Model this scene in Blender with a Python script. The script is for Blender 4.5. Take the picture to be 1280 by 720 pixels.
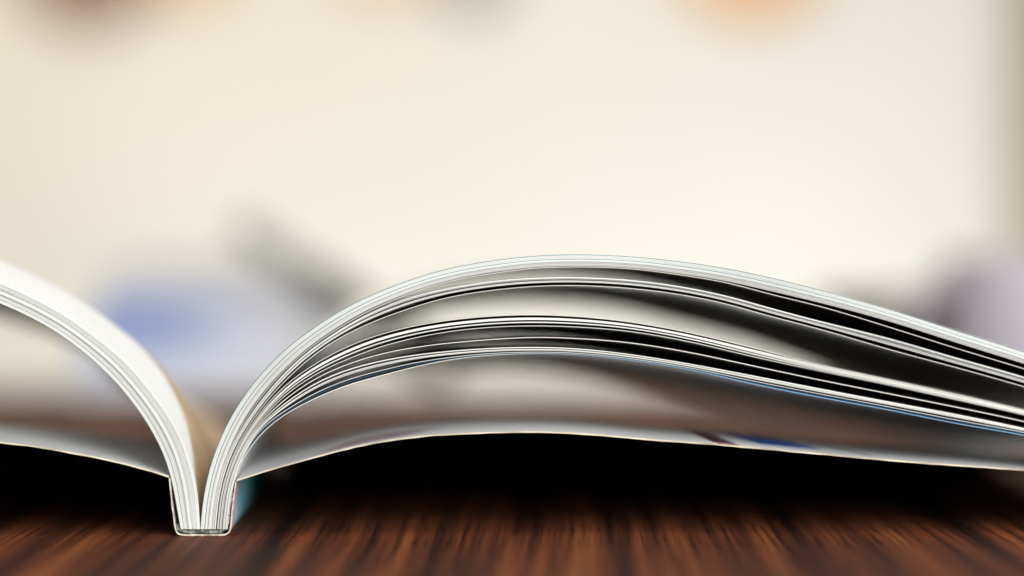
import bpy, math, random
import numpy as np
random.seed(7); rng = np.random.default_rng(7)
sc = bpy.context.scene
for o in list(bpy.data.objects): bpy.data.objects.remove(o)

# ------------------------------------------------------------------ camera, world, lamps, exposure
S = 0.00016                 # metres per photo pixel on the plane of the book's cut edge
F = 1280*100/36.0           # focal length in photo pixels (100 mm on 36 mm)
D = F*S                     # camera to cut edge, 0.569 m
HZ = 330.0                  # horizon row
TB = 670.0                  # row where the spine meets the table
HC = (TB-HZ)*S              # camera height over the table
cam = bpy.data.cameras.new('camera'); camo = bpy.data.objects.new('camera', cam)
sc.collection.objects.link(camo); sc.camera = camo
cam.lens = 100; cam.sensor_width = 36; cam.clip_start = 0.02; cam.clip_end = 50
camo.location = (0, -D, HC); camo.rotation_euler = (math.pi/2, 0, 0)
cam.shift_y = -(360-HZ)/1280.0
cam.dof.use_dof = True; cam.dof.focus_distance = D+0.002; cam.dof.aperture_fstop = 4.0

w = bpy.data.worlds.new('World'); sc.world = w; w.use_nodes = True
bg = w.node_tree.nodes['Background']; bg.inputs[0].default_value = (1, .96, .89, 1); bg.inputs[1].default_value = .31

def area(name, loc, target, sx, sy, power, col):
    l = bpy.data.lights.new(name, 'AREA'); l.shape = 'RECTANGLE'; l.size = sx; l.size_y = sy
    l.energy = power; l.color = col
    o = bpy.data.objects.new(name, l); sc.collection.objects.link(o); o.location = loc
    d = np.array(target)-np.array(loc)
    import mathutils
    o.rotation_euler = mathutils.Vector(d).to_track_quat('-Z', 'Y').to_euler()
    return o
area('ceiling_softbox', (.05, -.38, 1.15), (0, -.05, 0), .9, 1.3, 8.6, (1, .98, .95))
area('front_window', (1.0, -1.8, .80), (0, 0, .03), 1.6, 1.1, 57, (.96, .99, 1))
area('wall_fill', (.20, 1.60, -.48), (.18, 2.4, .10), .5, .3, 6.3, (.95, .985, 1))  # added light hidden below table level, brightens the wall from beneath
area('warm_wall_fill', (-.60, 1.7, 1.1), (-.45, 2.4, .30), .4, .3, 5.0, (1, .74, .34))  # added unseen warm light, yellows the left of the wall

vs = sc.view_settings
vs.view_transform = 'Standard'; vs.look = 'None'; vs.exposure = 0; vs.gamma = 1; vs.use_curve_mapping = False
sc.render.engine = 'CYCLES'

# ------------------------------------------------------------------ helpers
def srgb(r, g, b):
    f = lambda c: c/12.92 if c <= .04045 else ((c+.055)/1.055)**2.4
    return (f(r/255), f(g/255), f(b/255), 1)

def new_mat(name):
    m = bpy.data.materials.new(name); m.use_nodes = True
    nt = m.node_tree; return m, nt, nt.nodes['Principled BSDF']

def node(nt, typ, **kw):
    n = nt.nodes.new(typ)
    for k, v in kw.items(): setattr(n, k, v)
    return n

def math_node(nt, op, a, b=None, c=None, clamp=False):
    n = node(nt, 'ShaderNodeMath', operation=op, use_clamp=clamp)
    for i, v in enumerate((a, b, c)):
        if v is None: continue
        if isinstance(v, (int, float)): n.inputs[i].default_value = v
        else: nt.links.new(v, n.inputs[i])
    return n.outputs[0]

def mix(nt, fac, a, b):
    n = node(nt, 'ShaderNodeMix', data_type='RGBA')
    for sock, v in ((n.inputs[0], fac), (n.inputs[6], a), (n.inputs[7], b)):
        if isinstance(v, (int, float)): sock.default_value = v
        elif isinstance(v, tuple): sock.default_value = v
        else: nt.links.new(v, sock)
    return n.outputs[2]

def ramp(nt, fac, stops):
    n = node(nt, 'ShaderNodeValToRGB'); e = n.color_ramp.elements
    while len(e) < len(stops): e.new(.5)
    for el, (p, c) in zip(e, stops): el.position = p; el.color = c
    nt.links.new(fac, n.inputs[0]); return n.outputs[0]

def noise(nt, vec, scale, detail=4, rough=.55, mapping=None):
    if mapping:
        mp = node(nt, 'ShaderNodeMapping'); mp.inputs['Scale'].default_value = mapping
        nt.links.new(vec, mp.inputs[0]); vec = mp.outputs[0]
    n = node(nt, 'ShaderNodeTexNoise'); n.inputs['Scale'].default_value = scale
    n.inputs['Detail'].default_value = detail; n.inputs['Roughness'].default_value = rough
    nt.links.new(vec, n.inputs['Vector']); return n.outputs[0]

def link(o, parent=None):
    sc.collection.objects.link(o)
    if parent: o.parent = parent
    return o

def mesh_obj(name, verts, faces, mats, parent=None, midx=None, uvs=None, smooth=True, angle=40):
    me = bpy.data.meshes.new(name); me.from_pydata([tuple(map(float, v)) for v in verts], [], faces)
    for m in mats: me.materials.append(m)
    if midx is not None: me.polygons.foreach_set('material_index', np.asarray(midx, dtype=np.int32))
    if uvs is not None:
        uv = me.uv_layers.new(name='UVMap'); li = np.empty(len(me.loops), dtype=np.int32)
        me.loops.foreach_get('vertex_index', li)
        uv.data.foreach_set('uv', np.asarray(uvs, dtype=np.float32)[li].ravel())
    if smooth:
        me.polygons.foreach_set('use_smooth', np.ones(len(me.polygons), dtype=bool))
        me.set_sharp_from_angle(angle=math.radians(angle))
    me.update()
    return link(bpy.data.objects.new(name, me), parent)

def empty(name, loc=(0, 0, 0), rz=0):
    o = bpy.data.objects.new(name, None); o.location = loc; o.rotation_euler = (0, 0, rz)
    o.empty_display_size = .02
    return link(o)

def tag(o, label=None, cat=None, group=None, kind=None):
    for k, v in (('label', label), ('category', cat), ('group', group), ('kind', kind)):
        if v: o[k] = v
    return o

def at(px, py, Y):          # photo pixel -> point on the plane at depth Y
    k = (D+Y)/F
    return np.array([(px-640)*k, Y, HC-(py-HZ)*k])

def lathe(name, prof, mats, parent=None, seg=48, axis='Z'):
    v, f = [], []
    n = len(prof)
    for i in range(seg):
        a = 2*math.pi*i/seg
        for r, z in prof:
            v.append((r*math.cos(a), r*math.sin(a), z) if axis == 'Z' else (r*math.cos(a), z, r*math.sin(a)))
    for i in range(seg):
        j = (i+1) % seg
        for k in range(n-1):
            q = (i*n+k, j*n+k, j*n+k+1, i*n+k+1)
            f.append(q if axis == 'Z' else q[::-1])
    return mesh_obj(name, v, f, mats, parent)

# ------------------------------------------------------------------ setting: wall and table
m_wall, nt, b = new_mat('wall_paint')
tc = node(nt, 'ShaderNodeTexCoord')
nz = noise(nt, tc.outputs['Object'], 3.0, 5)
nt.links.new(ramp(nt, nz, [(.3, (.77, .75, .68, 1)), (.7, (.82, .80, .74, 1))]), b.inputs['Base Color'])
b.inputs['Roughness'].default_value = .8
WY = 2.4
v = [(-2.5, WY, -1.0), (2.5, WY, -1.0), (2.5, WY, 2.2), (-2.5, WY, 2.2), (-2.5, WY+.1, -1.0), (2.5, WY+.1, -1.0), (2.5, WY+.1, 2.2), (-2.5, WY+.1, 2.2)]
wall = mesh_obj('wall', v, [(0, 1, 2, 3), (5, 4, 7, 6), (3, 2, 6, 7), (1, 0, 4, 5), (0, 3, 7, 4), (2, 1, 5, 6)], [m_wall], smooth=False)
tag(wall, 'plain cream painted wall behind the table', 'wall', kind='structure')

m_wood, nt, b = new_mat('table_wood')
tc = node(nt, 'ShaderNodeTexCoord'); ob = tc.outputs['Object']
warp = noise(nt, ob, 1.0, 3, .5, (7, 1.2, 7))
sep = node(nt, 'ShaderNodeSeparateXYZ'); nt.links.new(ob, sep.inputs[0])
x2 = math_node(nt, 'ADD', sep.outputs[0], math_node(nt, 'MULTIPLY', math_node(nt, 'SUBTRACT', warp, .5), .02))
comb = node(nt, 'ShaderNodeCombineXYZ'); nt.links.new(x2, comb.inputs[0]); nt.links.new(sep.outputs[1], comb.inputs[1])
cv = comb.outputs[0]
g1 = noise(nt, cv, 1.0, 4, .55, (115, 1.6, 1))
g2 = noise(nt, cv, 1.0, 5, .6, (560, 5.0, 1))
g3 = noise(nt, cv, 1.0, 2, .5, (1300, 30, 1))
body = ramp(nt, g1, [(.36, (.014, .005, .004, 1)), (.44, (.062, .018, .008, 1)), (.54, (.135, .039, .014, 1)), (.68, (.21, .066, .023, 1))])
fine = ramp(nt, g2, [(.34, (.18, .16, .15, 1)), (.52, (1, 1, 1, 1)), (.8, (1.25, 1.2, 1.1, 1))])
mul = node(nt, 'ShaderNodeMix', data_type='RGBA', blend_type='MULTIPLY'); mul.inputs[0].default_value = 1.0
nt.links.new(body, mul.inputs[6]); nt.links.new(fine, mul.inputs[7])
pores = ramp(nt, g3, [(.30, (.25, .22, .2, 1)), (.42, (1, 1, 1, 1))])
mul2 = node(nt, 'ShaderNodeMix', data_type='RGBA', blend_type='MULTIPLY'); mul2.inputs[0].default_value = .85
nt.links.new(mul.outputs[2], mul2.inputs[6]); nt.links.new(pores, mul2.inputs[7])
nt.links.new(mul2.outputs[2], b.inputs['Base Color'])
nt.links.new(math_node(nt, 'MULTIPLY_ADD', g2, .2, .55), b.inputs['Roughness'])
b.inputs['Specular IOR Level'].default_value = .13
bp = node(nt, 'ShaderNodeBump'); bp.inputs['Strength'].default_value = .25; bp.inputs['Distance'].default_value = .0004
nt.links.new(g2, bp.inputs['Height']); nt.links.new(bp.outputs[0], b.inputs['Normal'])

def rounded_slab(name, x0, x1, y0, y1, z0, z1, r, mats, parent=None):
    # slab with a rounded rim
    rings = []
    for dx, z in ((0, z0+r), (0, z1-r), (.3*r, z1-.3*r), (r, z1)):
        rings.append([(x0+dx, y0+dx, z), (x1-dx, y0+dx, z), (x1-dx, y1-dx, z), (x0+dx, y1-dx, z)])
    rings.insert(0, [(x0+r, y0+r, z0), (x1-r, y0+r, z0), (x1-r, y1-r, z0), (x0+r, y1-r, z0)])
    v = [p for rg in rings for p in rg]; f = [(3, 2, 1, 0)]
    for i in range(len(rings)-1):
        for k in range(4):
            f.append((i*4+k, i*4+(k+1) % 4, (i+1)*4+(k+1) % 4, (i+1)*4+k))
    n = (len(rings)-1)*4; f.append((n, n+1, n+2, n+3))
    return mesh_obj(name, v, f, mats, parent, smooth=True, angle=35)
table = rounded_slab('table_top', -.75, .75, -.42, .68, -.03, 0, .004, [m_wood])
tag(table, 'dark reddish brown wooden table top with streaky grain', 'table', kind='structure')

# ------------------------------------------------------------------ the open book
YAW = math.radians(2.4); T = math.tan(YAW)
BX = (252-640)*S            # spine base on the table
BL = .200                   # length of the spine
def loc(px, py):            # photo pixel -> (x, z) on the cut-edge plane of the book
    q = (px-640)/F
    X = q*(D-BX*T)/(1-q*T); Y = (X-BX)*T
    return ((X-BX)/math.cos(YAW), HC-(py-HZ)/F*(D+Y))
def locs(pts): return np.array([loc(*p) for p in pts])

def resample(P, n):
    P = np.asarray(P, float)
    d = np.r_[0, np.cumsum(np.hypot(*np.diff(P, axis=0).T))]
    # monotone cubic through the points by chord length
    out = []
    tt = np.linspace(0, d[-1], 600)
    for c in range(2):
        y = P[:, c]; h = np.diff(d); dl = np.diff(y)/h
        m = np.r_[dl[0], (dl[:-1]*h[1:]+dl[1:]*h[:-1])/(h[1:]+h[:-1]), dl[-1]]
        i = np.clip(np.searchsorted(d, tt, 'right')-1, 0, len(h)-1)
        s = (tt-d[i])/h[i]
        out.append((2*s**3-3*s**2+1)*y[i]+(s**3-2*s**2+s)*h[i]*m[i]+(-2*s**3+3*s**2)*y[i+1]+(s**3-s**2)*h[i]*m[i+1])
    Q = np.array(out).T
    K = np.hanning(41); K /= K.sum()
    pad = np.r_[2*Q[0]-Q[20:0:-1], Q, 2*Q[-1]-Q[-2:-22:-1]] if False else np.vstack([2*Q[0]-Q[20:0:-1], Q, 2*Q[-1]-Q[-2:-22:-1]])
    Q = np.array([np.convolve(pad[:, c], K, 'valid') for c in range(2)]).T
    d = np.r_[0, np.cumsum(np.hypot(*np.diff(Q, axis=0).T))]
    u = np.linspace(0, 1, n)**1.0*d[-1]
    return np.array([np.interp(u, d, Q[:, c]) for c in range(2)]).T

NU = 96
def rguide(t, pts, end):
    base = [(250+34*t, 661.5), (251.5+34.5*t, 640), (254+34*t, 620), (258.5+35*t, 598), (266+38.5*t, 570)]
    return resample(locs(base+pts+end), NU)

G = {}
G['A0'] = rguide(0, [(276, 546), (290, 517), (308, 490), (327.5, 465), (346, 446), (365, 429), (400, 404), (437.5, 381), (475, 364), (512.5, 349.5), (560, 335.6), (620, 325), (670, 319.6), (720, 318), (780, 320), (860, 328), (910, 335.6), (960, 346), (1020, 361), (1120, 389), (1182, 409), (1280, 440)], [(1370, 471), (1455, 507)])
G['A1'] = rguide(.43, [(299, 534), (332.5, 485), (352.5, 464), (377.5, 440), (406, 419), (437.5, 399), (462.5, 385.5), (487.5, 375), (525, 360.5), (560, 350.5), (620, 339.5), (670, 333.6), (720, 332.5), (780, 334), (860, 343.5), (910, 351.5), (960, 363), (1020, 377), (1115, 402.5), (1195, 428), (1280, 454.5)], [(1370, 484), (1455, 519)])
G['X'] = rguide(.455, [(301, 534), (335, 485), (354, 464.5), (379, 441), (407.5, 420), (438.5, 400.5), (463.5, 387), (488, 376.3), (525, 361.8), (560, 351.8), (620, 341), (670, 334.8), (720, 333.6), (780, 335.2), (860, 345), (910, 353.4), (960, 367), (1020, 381.5), (1115, 410), (1195, 435.3), (1280, 461)], [(1370, 490), (1455, 524)])
G['B0'] = rguide(.475, [(303, 534), (337, 487), (372, 450), (412.5, 420), (437.5, 404), (475, 385), (512.5, 371), (560, 360), (620, 350.6), (670, 347), (720, 346.3), (780, 349), (860, 359.4), (910, 370), (960, 384), (1020, 400), (1115, 423.5), (1195, 447), (1270, 468)], [(1370, 500), (1455, 531)])
G['B1'] = rguide(.64, [(311, 532), (343, 490), (372, 461), (400, 438), (430, 419.5), (462.5, 404), (500, 390), (560, 372), (620, 362.5), (670, 358), (720, 357), (780, 360), (860, 370), (910, 380.6), (960, 395), (1020, 410.5), (1120, 440), (1195, 460), (1280, 484)], [(1370, 512), (1455, 540)])
G['C0'] = rguide(.665, [(315, 530), (348, 489), (400, 450.5), (437.5, 431), (475, 417.5), (512.5, 408), (560, 400), (620, 394.3), (670, 393), (720, 395), (780, 401), (860, 415), (940, 434), (1020, 454), (1120, 476), (1195, 492.5), (1280, 512.5)], [(1370, 535), (1455, 560)])
G['C1'] = rguide(.84, [(318, 535), (352, 498), (400, 465), (437.5, 448), (475, 434), (512.5, 424), (560, 415), (620, 409), (670, 407.5), (720, 409), (780, 413.5), (860, 427), (940, 446), (1020, 463.5), (1120, 484), (1195, 500.6), (1280, 519.5)], [(1370, 543), (1455, 568)])
G['D'] = rguide(.865, [(319, 536), (354, 501), (400, 470), (437.5, 454), (475, 442.5), (512.5, 435), (560, 429), (620, 424), (670, 421.5), (720, 423), (780, 427.5), (860, 440), (940, 457), (1020, 474), (1120, 494), (1195, 509), (1280, 527)], [(1370, 549), (1455, 573)])
G['E0'] = rguide(.885, [(320, 537), (356, 504), (400, 475.6), (437.5, 460.6), (475, 451), (512.5, 444.3), (560, 439), (620, 435), (670, 434), (720, 435.6), (780, 442), (860, 454.5), (940, 469.5), (1020, 485), (1120, 504), (1195, 518), (1280, 535.5)], [(1370, 556), (1455, 578)])
G['E1'] = rguide(.965, [(320, 540), (358, 508), (400, 482.5), (437.5, 467.5), (475, 457.5), (512.5, 449.8), (560, 443.6), (620, 439), (670, 438), (720, 439.5), (780, 445.7), (860, 457.8), (940, 473.5), (1020, 489), (1120, 507.7), (1195, 522), (1280, 538.5)], [(1370, 559), (1455, 581)])
G['F0'] = rguide(.98, [(320, 542), (360, 511), (400, 488.5), (437.5, 473.5), (475, 463.5), (512.5, 454.5), (560, 447), (620, 441.3), (670, 440), (720, 441.2), (780, 447.3), (860, 459.4), (940, 476), (1020, 491.5), (1120, 510.3), (1195, 525), (1280, 540.5)], [(1370, 561), (1455, 583)])
G['F1'] = rguide(1.0, [(315, 556), (327.5, 540), (340, 529), (365, 512.5), (400, 495), (437.5, 480), (475, 470), (512.5, 460), (560, 450), (620, 443.4), (670, 441.7), (720, 442.8), (780, 449), (860, 461.3), (940, 479.5), (1020, 495.5), (1120, 514), (1195, 529.3), (1280, 544)], [(1370, 564), (1455, 586)])
LT = resample(locs([(250, 661.5), (249, 640), (247, 613), (242, 588), (235, 565), (226, 541), (207.5, 511), (188, 485), (157.5, 449), (120, 419.5), (92.5, 398.5), (75, 387.5), (37.5, 368), (0, 351), (-60, 329), (-140, 313), (-220, 307), (-320, 312), (-440, 333), (-560, 365), (-700, 410), (-800, 445), (-950, 503)]), NU)
LB = resample(locs([(226, 661.5), (223, 648), (219, 621), (214, 597), (206, 570), (197.5, 552.5), (182.5, 526), (164, 500), (150, 483), (120, 453), (75, 417.5), (37.5, 396), (0, 379), (-60, 357), (-140, 341.5), (-220, 335.5), (-320, 340), (-440, 361), (-560, 393), (-700, 438), (-800, 473), (-935, 526)]), NU)

YS = np.array([0, 6, 16, 30, 46, 64, 84, 106, 130, 156, 180, 200])*.001
def smooth(a, b, x):
    t = np.clip((x-a)/(b-a), 0, 1); return t*t*(3-2*t)
YK = [0, 16, 30, 46, 64, 84, 106, 130, 156, 180, 200]
def warp_block(P, y, side, drop=0.0, fall=.36):
    """profile of a leaf at depth y: the arches sag and lean away towards the far end of the spine"""
    u = np.linspace(0, 1, len(P)); ym = y*1000
    if side < 0:
        r = np.interp(ym, YK, [0, .032, .044, .040, .018, -.015, -.05, -.09, -.12, -.14, -.16])
        dx = np.interp(ym, YK, [0, 0, .2, 1.2, 3, 5.8, 9, 13, 17, 20.5, 24])*-.001
        e = smooth(.05, .30, u)
        bul = np.interp(ym, YK, [0, .7, 1.3, 1.6, 1.2, 0, -1, -1, -1, -1, -1])*.001*smooth(.01, .05, u)*(1-smooth(.12, .26, u))
        return np.c_[P[:, 0]+dx*smooth(.01, .12, u)+bul, P[:, 1]*(1+r*e)]
    s = np.interp(ym, [0, 46, 84, 130, 200], [1, .993, .982, .966, .945])
    s = 1+(s-1)*smooth(.05, .35, u)
    r = np.interp(ym, YK, [0, .018, .026, .022, -.01, -.13, -.28, -.48, -.70, -.87, -1.])
    r = r*(fall if r < 0 else 1)
    s = s*(1+(r*smooth(.70, 1.02, u) if r < 0 else r*smooth(.5, .88, u)))
    z = P[:, 1]*s-drop*(ym/200)**1.2*smooth(.08, .35, u)*(1-smooth(.7, .95, u))
    return np.c_[P[:, 0], np.maximum(z, .0011)]

def leaf(name, C, th, side, mats, parent, yoff=0.0, short=0.0, drop=0.0, fall=.36):
    n = len(C)
    if short > 0:                       # leaf trimmed a touch shorter
        u = np.linspace(0, 1-short, n); uu = np.linspace(0, 1, n)
        C = np.array([np.interp(u, uu, C[:, c]) for c in range(2)]).T
    ys = YS.copy(); ys[0] += yoff; ys[-1] -= abs(yoff)*.5
    V, UV = [], []
    for sgn in (1, -1):
        for y in ys:
            Q = warp_block(C, max(y, 0), side, drop, fall)
            tg = np.gradient(Q, axis=0); tg /= np.hypot(*tg.T)[:, None]+1e-12
            nrm = np.c_[-tg[:, 1], tg[:, 0]]*(1 if side > 0 else -1)
            Q = Q+nrm*sgn*th/2
            V.append(np.c_[Q[:, 0], np.full(n, y), Q[:, 1]]); UV.append(np.c_[np.linspace(0, 1, n), np.full(n, y/BL)])
    V = np.vstack(V); UV = np.vstack(UV)
    m = len(ys); I = lambda k, j, i: k*m*n+j*n+i
    f, mi = [], []
    for j in range(m-1):
        for i in range(n-1):
            a = (I(0, j, i), I(0, j, i+1), I(0, j+1, i+1), I(0, j+1, i)); bq = (I(1, j, i), I(1, j+1, i), I(1, j+1, i+1), I(1, j, i+1))
            if side < 0: a, bq = a[::-1], bq[::-1]
            f += [a, bq]; mi += [0, 0]
    rim = []
    for i in range(n-1):
        rim.append((I(0, 0, i), I(1, 0, i), I(1, 0, i+1), I(0, 0, i+1)))
        rim.append((I(0, m-1, i), I(0, m-1, i+1), I(1, m-1, i+1), I(1, m-1, i)))
    for j in range(m-1):
        rim.append((I(0, j, 0), I(0, j+1, 0), I(1, j+1, 0), I(1, j, 0)))
        rim.append((I(0, j, n-1), I(1, j, n-1), I(1, j+1, n-1), I(0, j+1, n-1)))
    if side < 0: rim = [r[::-1] for r in rim]
    f += rim; mi += [1]*len(rim)
    return mesh_obj(name, V, f, mats, parent, mi, UV, angle=50)

# paper
def paper(name, base, tint=None, amount=0.0, seed=0.0):
    m, nt, b = new_mat(name)
    tc = node(nt, 'ShaderNodeTexCoord'); col = base
    n1 = noise(nt, tc.outputs['Object'], 60, 3)
    c = ramp(nt, n1, [(.3, tuple(x*.97 for x in base[:3])+(1,)), (.7, base)])
    if tint:
        mp = node(nt, 'ShaderNodeMapping'); mp.inputs['Location'].default_value = (seed, seed*.7, 0)
        nt.links.new(tc.outputs['UV'], mp.inputs[0])
        blk = noise(nt, mp.outputs[0], 5.0, 2, .5)
        mask = ramp(nt, blk, [(.48, (0, 0, 0, 1)), (.56, (1, 1, 1, 1))])
        c = mix(nt, math_node(nt, 'MULTIPLY', mask, amount), c, tint)
    nt.links.new(c, b.inputs['Base Color'])
    b.inputs['Roughness'].default_value = .48; b.inputs['Specular IOR Level'].default_value = .38
    return m
m_white = paper('coated_paper', (.80, .80, .79, 1))
m_print_teal = paper('paper_printed_teal', (.78, .78, .77, 1), (.02, .10, .13, 1), .95, 3.1)
m_print_warm = paper('paper_printed_warm', (.78, .78, .76, 1), (.30, .20, .12, 1), .8, 8.4)
m_print_blue = paper('paper_printed_blue', (.70, .74, .78, 1), (.02, .10, .30, 1), .9, 5.2)

m_left_top = paper('paper_tan_gutter', (.80, .80, .80, 1))
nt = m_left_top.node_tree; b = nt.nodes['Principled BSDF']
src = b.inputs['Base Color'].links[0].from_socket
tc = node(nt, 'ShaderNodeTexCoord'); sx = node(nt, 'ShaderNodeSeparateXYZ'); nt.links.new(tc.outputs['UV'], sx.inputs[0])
lim = math_node(nt, 'MULTIPLY_ADD', sx.outputs[1], .60, .048)  # tan towards the gutter, reaching further out with depth
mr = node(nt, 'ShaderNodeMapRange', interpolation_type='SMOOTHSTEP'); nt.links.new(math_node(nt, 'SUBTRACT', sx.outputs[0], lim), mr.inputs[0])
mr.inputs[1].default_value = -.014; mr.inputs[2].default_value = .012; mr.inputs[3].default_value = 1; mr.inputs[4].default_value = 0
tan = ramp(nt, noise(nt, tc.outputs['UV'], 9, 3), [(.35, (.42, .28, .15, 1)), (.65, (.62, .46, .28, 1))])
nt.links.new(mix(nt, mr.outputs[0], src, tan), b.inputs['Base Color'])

m_gap_shade = paper('paper_teal_gap_shade', (.78, .78, .76, 1))  # dark teal shade of the page gaps put into the face colour
nt = m_gap_shade.node_tree; b = nt.nodes['Principled BSDF']
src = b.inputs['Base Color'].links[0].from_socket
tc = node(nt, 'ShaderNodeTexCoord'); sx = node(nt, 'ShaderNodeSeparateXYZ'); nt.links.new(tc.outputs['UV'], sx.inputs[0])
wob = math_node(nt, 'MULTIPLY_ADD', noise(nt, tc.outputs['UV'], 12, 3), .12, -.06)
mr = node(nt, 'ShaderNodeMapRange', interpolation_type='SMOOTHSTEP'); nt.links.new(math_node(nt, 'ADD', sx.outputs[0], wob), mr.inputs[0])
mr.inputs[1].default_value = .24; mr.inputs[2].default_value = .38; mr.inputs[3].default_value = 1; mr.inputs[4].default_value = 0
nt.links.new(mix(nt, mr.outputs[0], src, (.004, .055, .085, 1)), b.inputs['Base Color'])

def edge_mat(name, lo, hi, streak=.25):
    m, nt, b = new_mat(name)
    oi = node(nt, 'ShaderNodeObjectInfo'); tc = node(nt, 'ShaderNodeTexCoord')
    n1 = noise(nt, tc.outputs['Object'], 1.0, 4, .6, (140, 10, 140))
    k = math_node(nt, 'ADD', math_node(nt, 'MULTIPLY', oi.outputs['Random'], 1-streak), math_node(nt, 'MULTIPLY', n1, streak), clamp=True)
    nt.links.new(ramp(nt, k, [(0, lo), (.25, tuple(l*.3+h*.7 for l, h in zip(lo, hi))), (1, hi)]), b.inputs['Base Color'])
    b.inputs['Roughness'].default_value = .75; b.inputs['Specular IOR Level'].default_value = .2
    return m
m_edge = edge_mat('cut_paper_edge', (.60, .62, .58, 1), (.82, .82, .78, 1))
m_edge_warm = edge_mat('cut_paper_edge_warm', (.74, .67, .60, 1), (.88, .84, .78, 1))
m_edge_teal = edge_mat('cut_paper_edge_gap_teal', (.02, .12, .16, 1), (.05, .20, .25, 1))  # teal puts the dark, fringed gaps between leaves into the edge colour
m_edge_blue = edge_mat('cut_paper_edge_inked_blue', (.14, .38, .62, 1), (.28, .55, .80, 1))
nt = m_edge_blue.node_tree; b = nt.nodes['Principled BSDF']; src = b.inputs['Base Color'].links[0].from_socket
tc = node(nt, 'ShaderNodeTexCoord'); sx = node(nt, 'ShaderNodeSeparateXYZ'); nt.links.new(tc.outputs['Object'], sx.inputs[0])
mr = node(nt, 'ShaderNodeMapRange', interpolation_type='SMOOTHSTEP'); nt.links.new(sx.outputs[0], mr.inputs[0])
mr.inputs[1].default_value = loc(520, 450)[0]; mr.inputs[2].default_value = loc(900, 470)[0]
nt.links.new(mix(nt, mr.outputs[0], (.82, .78, .72, 1), src), b.inputs['Base Color'])
m_edge_navy = edge_mat('cut_paper_edge_gap_navy', (.01, .05, .11, 1), (.02, .08, .16, 1))  # navy edge colour stands in for the dark gap between the lowest leaves
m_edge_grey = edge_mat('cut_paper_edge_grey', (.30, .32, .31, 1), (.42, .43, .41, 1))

book = empty('open_book', (BX, 0, 0), YAW)
tag(book, 'open softcover book lying on the wooden table, pages arched and cut edges facing out', 'book')

TH = .000117
def lerp(A, B, t): return A*(1-t)+B*t
DROP = {'drop': 0.0, 'fall': .36}
def put(C, side, faces=None, edge=None, th=TH):
    leaf('page', C, th, side, [faces or m_white, edge or m_edge], book,
         yoff=float(rng.normal(0, .00012)), short=float(abs(rng.normal(0, .0012))), **DROP)

U = np.linspace(0, 1, NU)[:, None]
def stack(top, bot, pos, side, edges={}, faces={}):
    for i, p in enumerate(pos):
        wv = p
        if callable(p): wv = p(U)
        put(lerp(top, bot, wv), side, faces.get(i), edges.get(i))

# upper tight section
nA = 19
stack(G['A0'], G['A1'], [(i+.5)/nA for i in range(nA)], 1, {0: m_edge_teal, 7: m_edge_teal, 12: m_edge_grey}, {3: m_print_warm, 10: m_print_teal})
put(G['X'], 1, m_print_warm, m_edge_warm)
DROP.update(drop=.0034, fall=.43)
# second section: two sub-stacks with a slit that closes to the right, one loose leaf below
slit = lambda a, c: (lambda u: a+(c-a)*smooth(.55, .75, u))
stack(G['B0'], G['B1'], [.04, .11, .18, .25, slit(.42, .38), slit(.49, .46), slit(.56, .54), slit(.97, .95)], 1,
      {3: m_edge_grey, 5: m_edge_warm, 7: m_edge_warm}, {3: m_print_teal, 6: m_gap_shade, 7: m_gap_shade})
DROP.update(drop=.0068, fall=.53)
# third section
slit2 = lambda a, c: (lambda u: a+(c-a)*smooth(.5, .72, u))
stack(G['C0'], G['C1'], [slit2(.03, .06), slit2(.29, .20), slit2(.34, .30), slit2(.39, .44), slit2(.44, .54), slit2(.64, .66), slit2(.69, .78), slit2(.97, .92)], 1,
      {0: m_edge_warm, 1: m_edge_warm, 2: m_edge_warm, 3: m_edge_warm, 7: m_edge_warm}, {0: m_gap_shade, 1: m_gap_shade, 6: m_gap_shade, 7: m_gap_shade})
DROP.update(drop=.0074, fall=.60)
put(G['D'], 1, m_gap_shade, m_edge_warm, TH*1.25)
DROP.update(drop=.0080, fall=.66)
stack(G['E0'], G['E1'], [slit2(.02, .06), slit2(.14, .27), slit2(.60, .5), slit2(.76, .72), slit2(.93, .94)], 1, {0: m_edge_warm, 4: m_edge_warm}, {0: m_gap_shade, 1: m_gap_shade, 2: m_gap_shade, 4: m_print_blue})
DROP.update(drop=.0086, fall=.74)
put(G['F0'], 1, m_print_blue, m_edge)
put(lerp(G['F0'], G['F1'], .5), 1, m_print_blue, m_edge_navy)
put(G['F1'], 1, m_white, m_edge_blue, TH*1.2)

# left half
gap = lambda f, s: (lambda u: f+s*.045*smooth(.28, .42, u))
pos = [(lambda u, i=i: (i+.5)/14*(.40-.055*smooth(.24, .40, u))) for i in range(14)]
pos += [(lambda u, i=i: 1-(20-i-.5)/20*(.585-.04*smooth(.24, .40, u))) for i in range(20)]
stack(LT, LB, pos, -1, {19: m_edge_grey, 27: m_edge_grey, 33: m_edge_grey}, {0: m_left_top})

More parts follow.
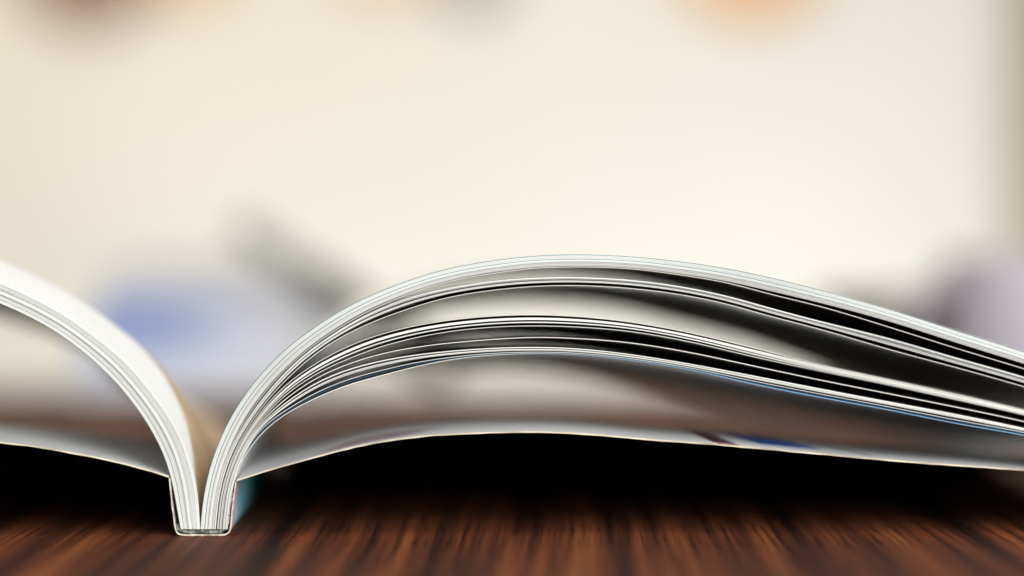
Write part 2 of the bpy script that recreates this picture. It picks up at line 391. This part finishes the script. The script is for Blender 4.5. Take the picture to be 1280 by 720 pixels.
# --- cover
m_cov_in, nt, b = new_mat('cover_inside_print')
tc = node(nt, 'ShaderNodeTexCoord'); su = node(nt, 'ShaderNodeSeparateXYZ'); nt.links.new(tc.outputs['Object'], su.inputs[0])
cx, cy = su.outputs[0], su.outputs[1]
base = ramp(nt, noise(nt, tc.outputs['Object'], 30, 4), [(.35, (.62, .63, .63, 1)), (.65, (.76, .76, .75, 1))])
def band(x, c, hw, soft):       # 1 inside |x-c|<hw
    d = math_node(nt, 'ABSOLUTE', math_node(nt, 'SUBTRACT', x, c))
    mr = node(nt, 'ShaderNodeMapRange', interpolation_type='SMOOTHSTEP')
    nt.links.new(d, mr.inputs[0]); mr.inputs[1].default_value = hw-soft; mr.inputs[2].default_value = hw+soft
    mr.inputs[3].default_value = 1; mr.inputs[4].default_value = 0
    return mr.outputs[0]
xb = loc(975, 545)[0]; xm = loc(905, 548)[0]; xt = loc(1075, 560)[0]; xp = loc(440, 560)[0]
# blue brush shape
blue = math_node(nt, 'MULTIPLY', band(math_node(nt, 'ADD', cx, math_node(nt, 'MULTIPLY', cy, .25)), xb+.007, .0065, .0008), band(cy, .032, .020, .002))
c = mix(nt, blue, base, (.012, .10, .42, 1))
# maroon stripe running inwards
mar = math_node(nt, 'MULTIPLY', band(math_node(nt, 'ADD', cx, math_node(nt, 'MULTIPLY', cy, .08)), xm+.001, .0024, .0004), band(cy, .024, .020, .001))
c = mix(nt, mar, c, (.07, .015, .022, 1))
tip = math_node(nt, 'MULTIPLY', band(cx, xm+.001, .0022, .0003), band(cy, .001, .002, .0003))
c = mix(nt, tip, c, (.45, .06, .05, 1))
thin = math_node(nt, 'MULTIPLY', band(math_node(nt, 'ADD', cx, math_node(nt, 'MULTIPLY', cy, .35)), xt+.006, .0007, .0003), band(cy, .022, .014, .001))
c = mix(nt, thin, c, (.10, .07, .08, 1))
mauve = math_node(nt, 'MULTIPLY', band(math_node(nt, 'SUBTRACT', cx, math_node(nt, 'MULTIPLY', cy, .4)), xp, .009, .004), band(cy, .012, .008, .004))
c = mix(nt, math_node(nt, 'MULTIPLY', mauve, .7), c, (.25, .12, .15, 1))
nt.links.new(c, b.inputs['Base Color']); b.inputs['Roughness'].default_value = .4

m_cov_out, nt, b = new_mat('cover_outside_print')
tc = node(nt, 'ShaderNodeTexCoord'); su = node(nt, 'ShaderNodeSeparateXYZ'); nt.links.new(tc.outputs['Object'], su.inputs[0])
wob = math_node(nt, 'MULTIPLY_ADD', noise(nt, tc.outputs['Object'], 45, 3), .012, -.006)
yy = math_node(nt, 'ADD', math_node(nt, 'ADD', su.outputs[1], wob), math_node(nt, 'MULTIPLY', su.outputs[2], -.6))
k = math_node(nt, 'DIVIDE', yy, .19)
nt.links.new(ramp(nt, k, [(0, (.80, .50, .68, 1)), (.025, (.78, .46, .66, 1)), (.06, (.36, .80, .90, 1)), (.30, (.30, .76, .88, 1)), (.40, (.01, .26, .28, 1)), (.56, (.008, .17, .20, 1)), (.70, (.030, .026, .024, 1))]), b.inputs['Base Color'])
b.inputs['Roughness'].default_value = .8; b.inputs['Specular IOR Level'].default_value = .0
m_cov_edge = edge_mat('cover_board_edge', (.44, .37, .27, 1), (.80, .70, .53, 1), .8)

def strip(name, pts, th, warpf, ny, mats, parent, nu=80, jit=.00003, sm=True):
    P = np.asarray(pts)
    tg = np.gradient(P, axis=0); tg /= np.hypot(*tg.T)[:, None]+1e-12
    nrm = np.c_[-tg[:, 1], tg[:, 0]]
    n = len(P); V = []
    for sgn in (1, -1):
        for y in ny:
            Q = warpf(P+nrm*sgn*th/2, y)
            Q = np.c_[Q[:, 0], np.maximum(Q[:, 1], .00003+(th if sgn > 0 else 0))]
            yj = np.full(n, y)
            if y == ny[0]: yj = yj+rng.normal(0, jit*3, n)
            if y == ny[0] and sgn < 0: Q = Q+rng.normal(0, jit, Q.shape)
            V.append(np.c_[Q[:, 0], yj, Q[:, 1]])
    V = np.vstack(V); m = len(ny); I = lambda k, j, i: k*m*n+j*n+i
    f, mi = [], []
    for j in range(m-1):
        for i in range(n-1):
            f += [(I(0, j, i), I(0, j, i+1), I(0, j+1, i+1), I(0, j+1, i)), (I(1, j, i), I(1, j+1, i), I(1, j+1, i+1), I(1, j, i+1))]; mi += [0, 1]
    for i in range(n-1):
        f += [(I(0, 0, i), I(1, 0, i), I(1, 0, i+1), I(0, 0, i+1)), (I(0, m-1, i), I(0, m-1, i+1), I(1, m-1, i+1), I(1, m-1, i))]; mi += [2, 2]
    for j in range(m-1):
        f += [(I(0, j, 0), I(0, j+1, 0), I(1, j+1, 0), I(1, j, 0)), (I(0, j, n-1), I(1, j, n-1), I(1, j+1, n-1), I(0, j+1, n-1))]; mi += [2, 2]
    return mesh_obj(name, V, f, mats, parent, mi, angle=50)

CT = .00029
def warp_cover(P, y):
    ym = y*1000; d = np.abs(P[:, 0])-.0068
    h = np.interp(ym, [0, 16, 30, 46, 64, 84, 106, 130, 156, 180, 200], [1, 1.01, 1.015, 1.005, .96, .87, .73, .52, .27, .07, 0])
    e = smooth(-.002, .012, d)*.35+smooth(.0, .030, d)*.65 if y < .12 else smooth(-.004, .004, d)
    s = 1-(1-h)*e
    return np.c_[P[:, 0], P[:, 1]*s]
CYS = np.array([0, 8, 16, 30, 46, 64, 84, 106, 130, 156, 180, 200])*.001
right_cov = resample(locs([(296, 600.5), (325, 591), (360, 580.8), (400, 570), (451, 557), (517, 546.5), (595, 541.5), (673, 540), (752, 544), (800, 548.5), (900, 556), (1025, 567.5), (1137, 577.5), (1280, 588), (1380, 599), (1475, 622)]), 110)
left_cov = resample(locs([(211, 596), (179, 586), (136, 575), (97, 567.5), (58, 560.5), (0, 553), (-90, 545), (-180, 542), (-280, 545), (-420, 556), (-600, 577), (-760, 603), (-900, 632), (-960, 648)]), 110)
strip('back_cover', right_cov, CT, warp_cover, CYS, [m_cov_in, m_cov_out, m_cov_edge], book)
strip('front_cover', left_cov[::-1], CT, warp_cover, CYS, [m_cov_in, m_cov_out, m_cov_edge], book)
sp = resample(locs([(212, 597.5), (214, 620), (217.5, 648), (219.5, 661), (221, 666.4), (226, 668.6), (232, 669), (250, 669), (276, 669), (282, 668.6), (286.5, 666), (288, 660), (290, 640), (293, 615), (295, 602.5)]), 70)
sp[:, 1] = np.maximum(sp[:, 1], CT*.5+.00003)
flat = lambda P, y: P
strip('spine', sp, CT, flat, np.array([0, 40, 80, 120, 160, 200])*.001, [m_cov_in, m_cov_out, m_cov_edge], book)
# binding glue under and beside the page block
m_glue, nt, b = new_mat('binding_glue'); tc = node(nt, 'ShaderNodeTexCoord')
nt.links.new(ramp(nt, noise(nt, tc.outputs['Object'], 900, 3), [(.3, (.13, .15, .12, 1)), (.7, (.33, .35, .29, 1))]), b.inputs['Base Color'])
b.inputs['Roughness'].default_value = .5
gl = resample(locs([(222, 656), (224, 662), (228, 663.6), (250, 664), (276, 663.8), (281, 662), (284, 655), (286.5, 636), (289.5, 616)]), 50)
strip('glue_strip', gl, .0006, flat, np.array([.0004, .1, .1992]), [m_glue, m_glue, m_glue], book, jit=.00006)

# ------------------------------------------------------------------ things far behind, out of focus
# curved magazine with a blue picture
m_mag, nt, b = new_mat('magazine_print')
tc = node(nt, 'ShaderNodeTexCoord'); sp_ = node(nt, 'ShaderNodeSeparateXYZ'); nt.links.new(tc.outputs['UV'], sp_.inputs[0])
def band2(x, c, hw, soft):
    d = math_node(nt, 'ABSOLUTE', math_node(nt, 'SUBTRACT', x, c))
    mr = node(nt, 'ShaderNodeMapRange', interpolation_type='SMOOTHSTEP'); nt.links.new(d, mr.inputs[0])
    mr.inputs[1].default_value = hw-soft; mr.inputs[2].default_value = hw+soft; mr.inputs[3].default_value = 1; mr.inputs[4].default_value = 0
    return mr.outputs[0]
pic = math_node(nt, 'MULTIPLY', band2(sp_.outputs[0], .12, .38, .28), band2(sp_.outputs[1], .20, .14, .10))
nt.links.new(mix(nt, pic, (.66, .67, .74, 1), (.20, .30, .60, 1)), b.inputs['Base Color']); b.inputs['Roughness'].default_value = .45
mag = empty('magazine', tuple(at(160, 500, .60)*np.array([1, 1, 0])))
tag(mag, 'pale magazine with a blue picture, arched up on the table behind the open book', 'magazine')
def arch(name, x0, x1, depth, height, th, mats, parent, lift=0, taper=.3, tilt=0):
    nu, nx = 24, 12; V, UV = [], []
    for sgn in (1, -1):
        for i in range(nx):
            s = i/(nx-1)
            for j in range(nu):
                t = j/(nu-1); hh = height*(1-taper*smooth(.45, 1, s))
                y = depth*(t-.0); z = lift+.001+hh*math.sin(math.pi*min(t*.62, 1))**.8 if t > 0 else lift+.001
                V.append((x0+(x1-x0)*s, y, z+sgn*th/2+th/2)); UV.append((s, t))
    I = lambda k, i, j: k*nx*nu+i*nu+j
    f = []
    for i in range(nx-1):
        for j in range(nu-1):
            f += [(I(0, i, j), I(0, i+1, j), I(0, i+1, j+1), I(0, i, j+1)), (I(1, i, j), I(1, i, j+1), I(1, i+1, j+1), I(1, i+1, j))]
    for i in range(nx-1):
        f += [(I(1, i, 0), I(1, i+1, 0), I(0, i+1, 0), I(0, i, 0)), (I(0, i, nu-1), I(0, i+1, nu-1), I(1, i+1, nu-1), I(1, i, nu-1))]
    for j in range(nu-1):
        f += [(I(0, 0, j), I(0, 0, j+1), I(1, 0, j+1), I(1, 0, j)), (I(1, nx-1, j), I(1, nx-1, j+1), I(0, nx-1, j+1), I(0, nx-1, j))]
    return mesh_obj(name, V, f, mats, parent, uvs=UV)
arch('cover_page', -.022, .082, .20, .0475, .003, [m_mag], mag, lift=.0045)
arch('page_stack', -.021, .081, .198, .047, .004, [m_white], mag)

def capsule_tube(name, prof, p0, p1, mats, parent=None):
    import mathutils
    p0 = mathutils.Vector(p0); p1 = mathutils.Vector(p1); L = (p1-p0).length
    o = lathe(name, [(r, z*L) for r, z in prof], mats, parent, seg=24)
    return o
m_bar, nt, b = new_mat('dark_olive_shade'); b.inputs['Base Color'].default_value = (.10, .095, .08, 1); b.inputs['Roughness'].default_value = .4
m_bar2, nt, b = new_mat('grey_shade'); b.inputs['Base Color'].default_value = (.36, .36, .30, 1); b.inputs['Roughness'].default_value = .4
import mathutils
p0 = mathutils.Vector(at(560, 492, .64)); p0.z = .008; p1 = mathutils.Vector(at(300, 284, .67))
arc_bar = empty('shaded_arc_bar', p0); arc_bar.rotation_mode = 'QUATERNION'; arc_bar.rotation_quaternion = (p1-p0).to_track_quat('Z', 'Y')  # solid dark bar standing in for the shadowed arc by the magazine
tag(arc_bar, 'dark grey bar added for the shaded arc beside the arched magazine', 'arc_bar')
L = (p1-p0).length
lathe('bar_dark_end', [(0, 0), (.005, 0), (.0065, .003), (.0075, .02), (.0075, L*.66), (.0, L*.66)], [m_bar], arc_bar, 24)
lathe('bar_pale_end', [(0, L*.661), (.0066, L*.661), (.0066, L*.96), (.005, L), (0, L)], [m_bar2], arc_bar, 24)

# lavender mug and brown bowl
def ceramic(name, c, r=.3):
    m, nt, b = new_mat(name); tc = node(nt, 'ShaderNodeTexCoord')
    nt.links.new(ramp(nt, noise(nt, tc.outputs['Object'], 40, 3), [(.3, tuple(x*.9 for x in c)+(1,)), (.7, tuple(c)+(1,))]), b.inputs['Base Color'])
    b.inputs['Roughness'].default_value = r; return m
mp_ = at(1286, 500, .60); mug = empty('mug', (mp_[0], .60, 0)); tag(mug, 'lavender grey mug on the table behind the right-hand pages', 'mug')
r = .036; h = .058
lathe('body', [(0, .0005), (r*.8, .0005), (r*.92, .004), (r, .02), (r, h-.001), (r-.001, h), (r-.003, h-.001), (r-.003, .008), (0, .006)], [ceramic('lavender_glaze', (.62, .58, .65))], mug)
V, f = [], []
for i in range(17):
    a = math.pi*i/16
    c_ = np.array([-r+.001-.016*math.sin(a), -.004, h*.5+.018*math.cos(a)])
    dr = np.array([-math.sin(a), 0, math.cos(a)])
    for k in range(8):
        bb = 2*math.pi*k/8; V.append(c_+dr*.0032*math.cos(bb)+np.array([0, 1, 0])*.0045*math.sin(bb))
for i in range(16):
    for k in range(8): f.append((i*8+k, i*8+(k+1) % 8, (i+1)*8+(k+1) % 8, (i+1)*8+k))
mesh_obj('handle', V, f, [bpy.data.materials['lavender_glaze']], mug)
bp_ = at(1130, 500, .66)
bowl = lathe('bowl', [(0, .001), (.018, .001), (.020, .004), (.032, .02), (.038, .040), (.0365, .041), (.030, .021), (.017, .008), (0, .007)], [ceramic('brown_glaze', (.20, .14, .12))])
bowl.location = (bp_[0], .66, 0); tag(bowl, 'small brown bowl beside the lavender mug', 'bowl')

# plates hanging on the wall
def plate(px, py, rpx, c, label, name='wall_plate'):
    p = at(px, py, WY-.012); rr = rpx*(D+WY)/F
    o = lathe(name, [(0, .010), (rr*.6, .010), (rr*.66, .009), (rr*.96, 0), (rr, -.001), (rr*.97, .004), (rr*.68, .0115), (0, .0115)], [ceramic('glaze_%d' % px, c)], axis='Y')
    o.location = p; tag(o, label, 'plate', 'plates hanging on the wall'); return o
plate(108, -62, 92, (.24, .085, .045), 'brown round plate hanging on the cream wall')
plate(940, -80, 98, (.85, .42, .12), 'orange round plate hanging on the cream wall')
plate(590, -40, 46, (.33, .31, .25), 'small grey plate hanging on the cream wall')
plate(480, -98, 84, (.80, .50, .34), 'peach round plate hanging on the cream wall')
plate(228, -80, 74, (.74, .42, .20), 'tan round plate hanging beside the brown plate')

# curtain at the right of the wall
m_cur, nt, b = new_mat('curtain_cloth'); tc = node(nt, 'ShaderNodeTexCoord')
nt.links.new(ramp(nt, noise(nt, tc.outputs['Object'], 1.0, 4, .6, (200, 200, 12)), [(.3, (.36, .30, .16, 1)), (.7, (.44, .37, .22, 1))]), b.inputs['Base Color']); b.inputs['Roughness'].default_value = .9
x0 = at(1274, 0, WY-.05)[0]; V, f = [], []
nx = 60
for k, off in enumerate((0, .004)):
    for z in (-.6, .1, .8, 1.6):
        for i in range(nx):
            s = i/(nx-1); V.append((x0+s*.5+.004*math.sin(9*z+i), WY-.06+.022*math.sin(s*46)+off, z))
I = lambda k, j, i: k*4*nx+j*nx+i
for j in range(3):
    for i in range(nx-1): f += [(I(0, j, i), I(0, j, i+1), I(0, j+1, i+1), I(0, j+1, i)), (I(1, j, i), I(1, j+1, i), I(1, j+1, i+1), I(1, j, i+1))]
    f += [(I(0, j, 0), I(0, j+1, 0), I(1, j+1, 0), I(1, j, 0)), (I(0, j, nx-1), I(1, j, nx-1), I(1, j+1, nx-1), I(0, j+1, nx-1))]
cur = mesh_obj('curtain', V, f, [m_cur]); tag(cur, 'tan pleated curtain hanging beside the cream wall', 'curtain')
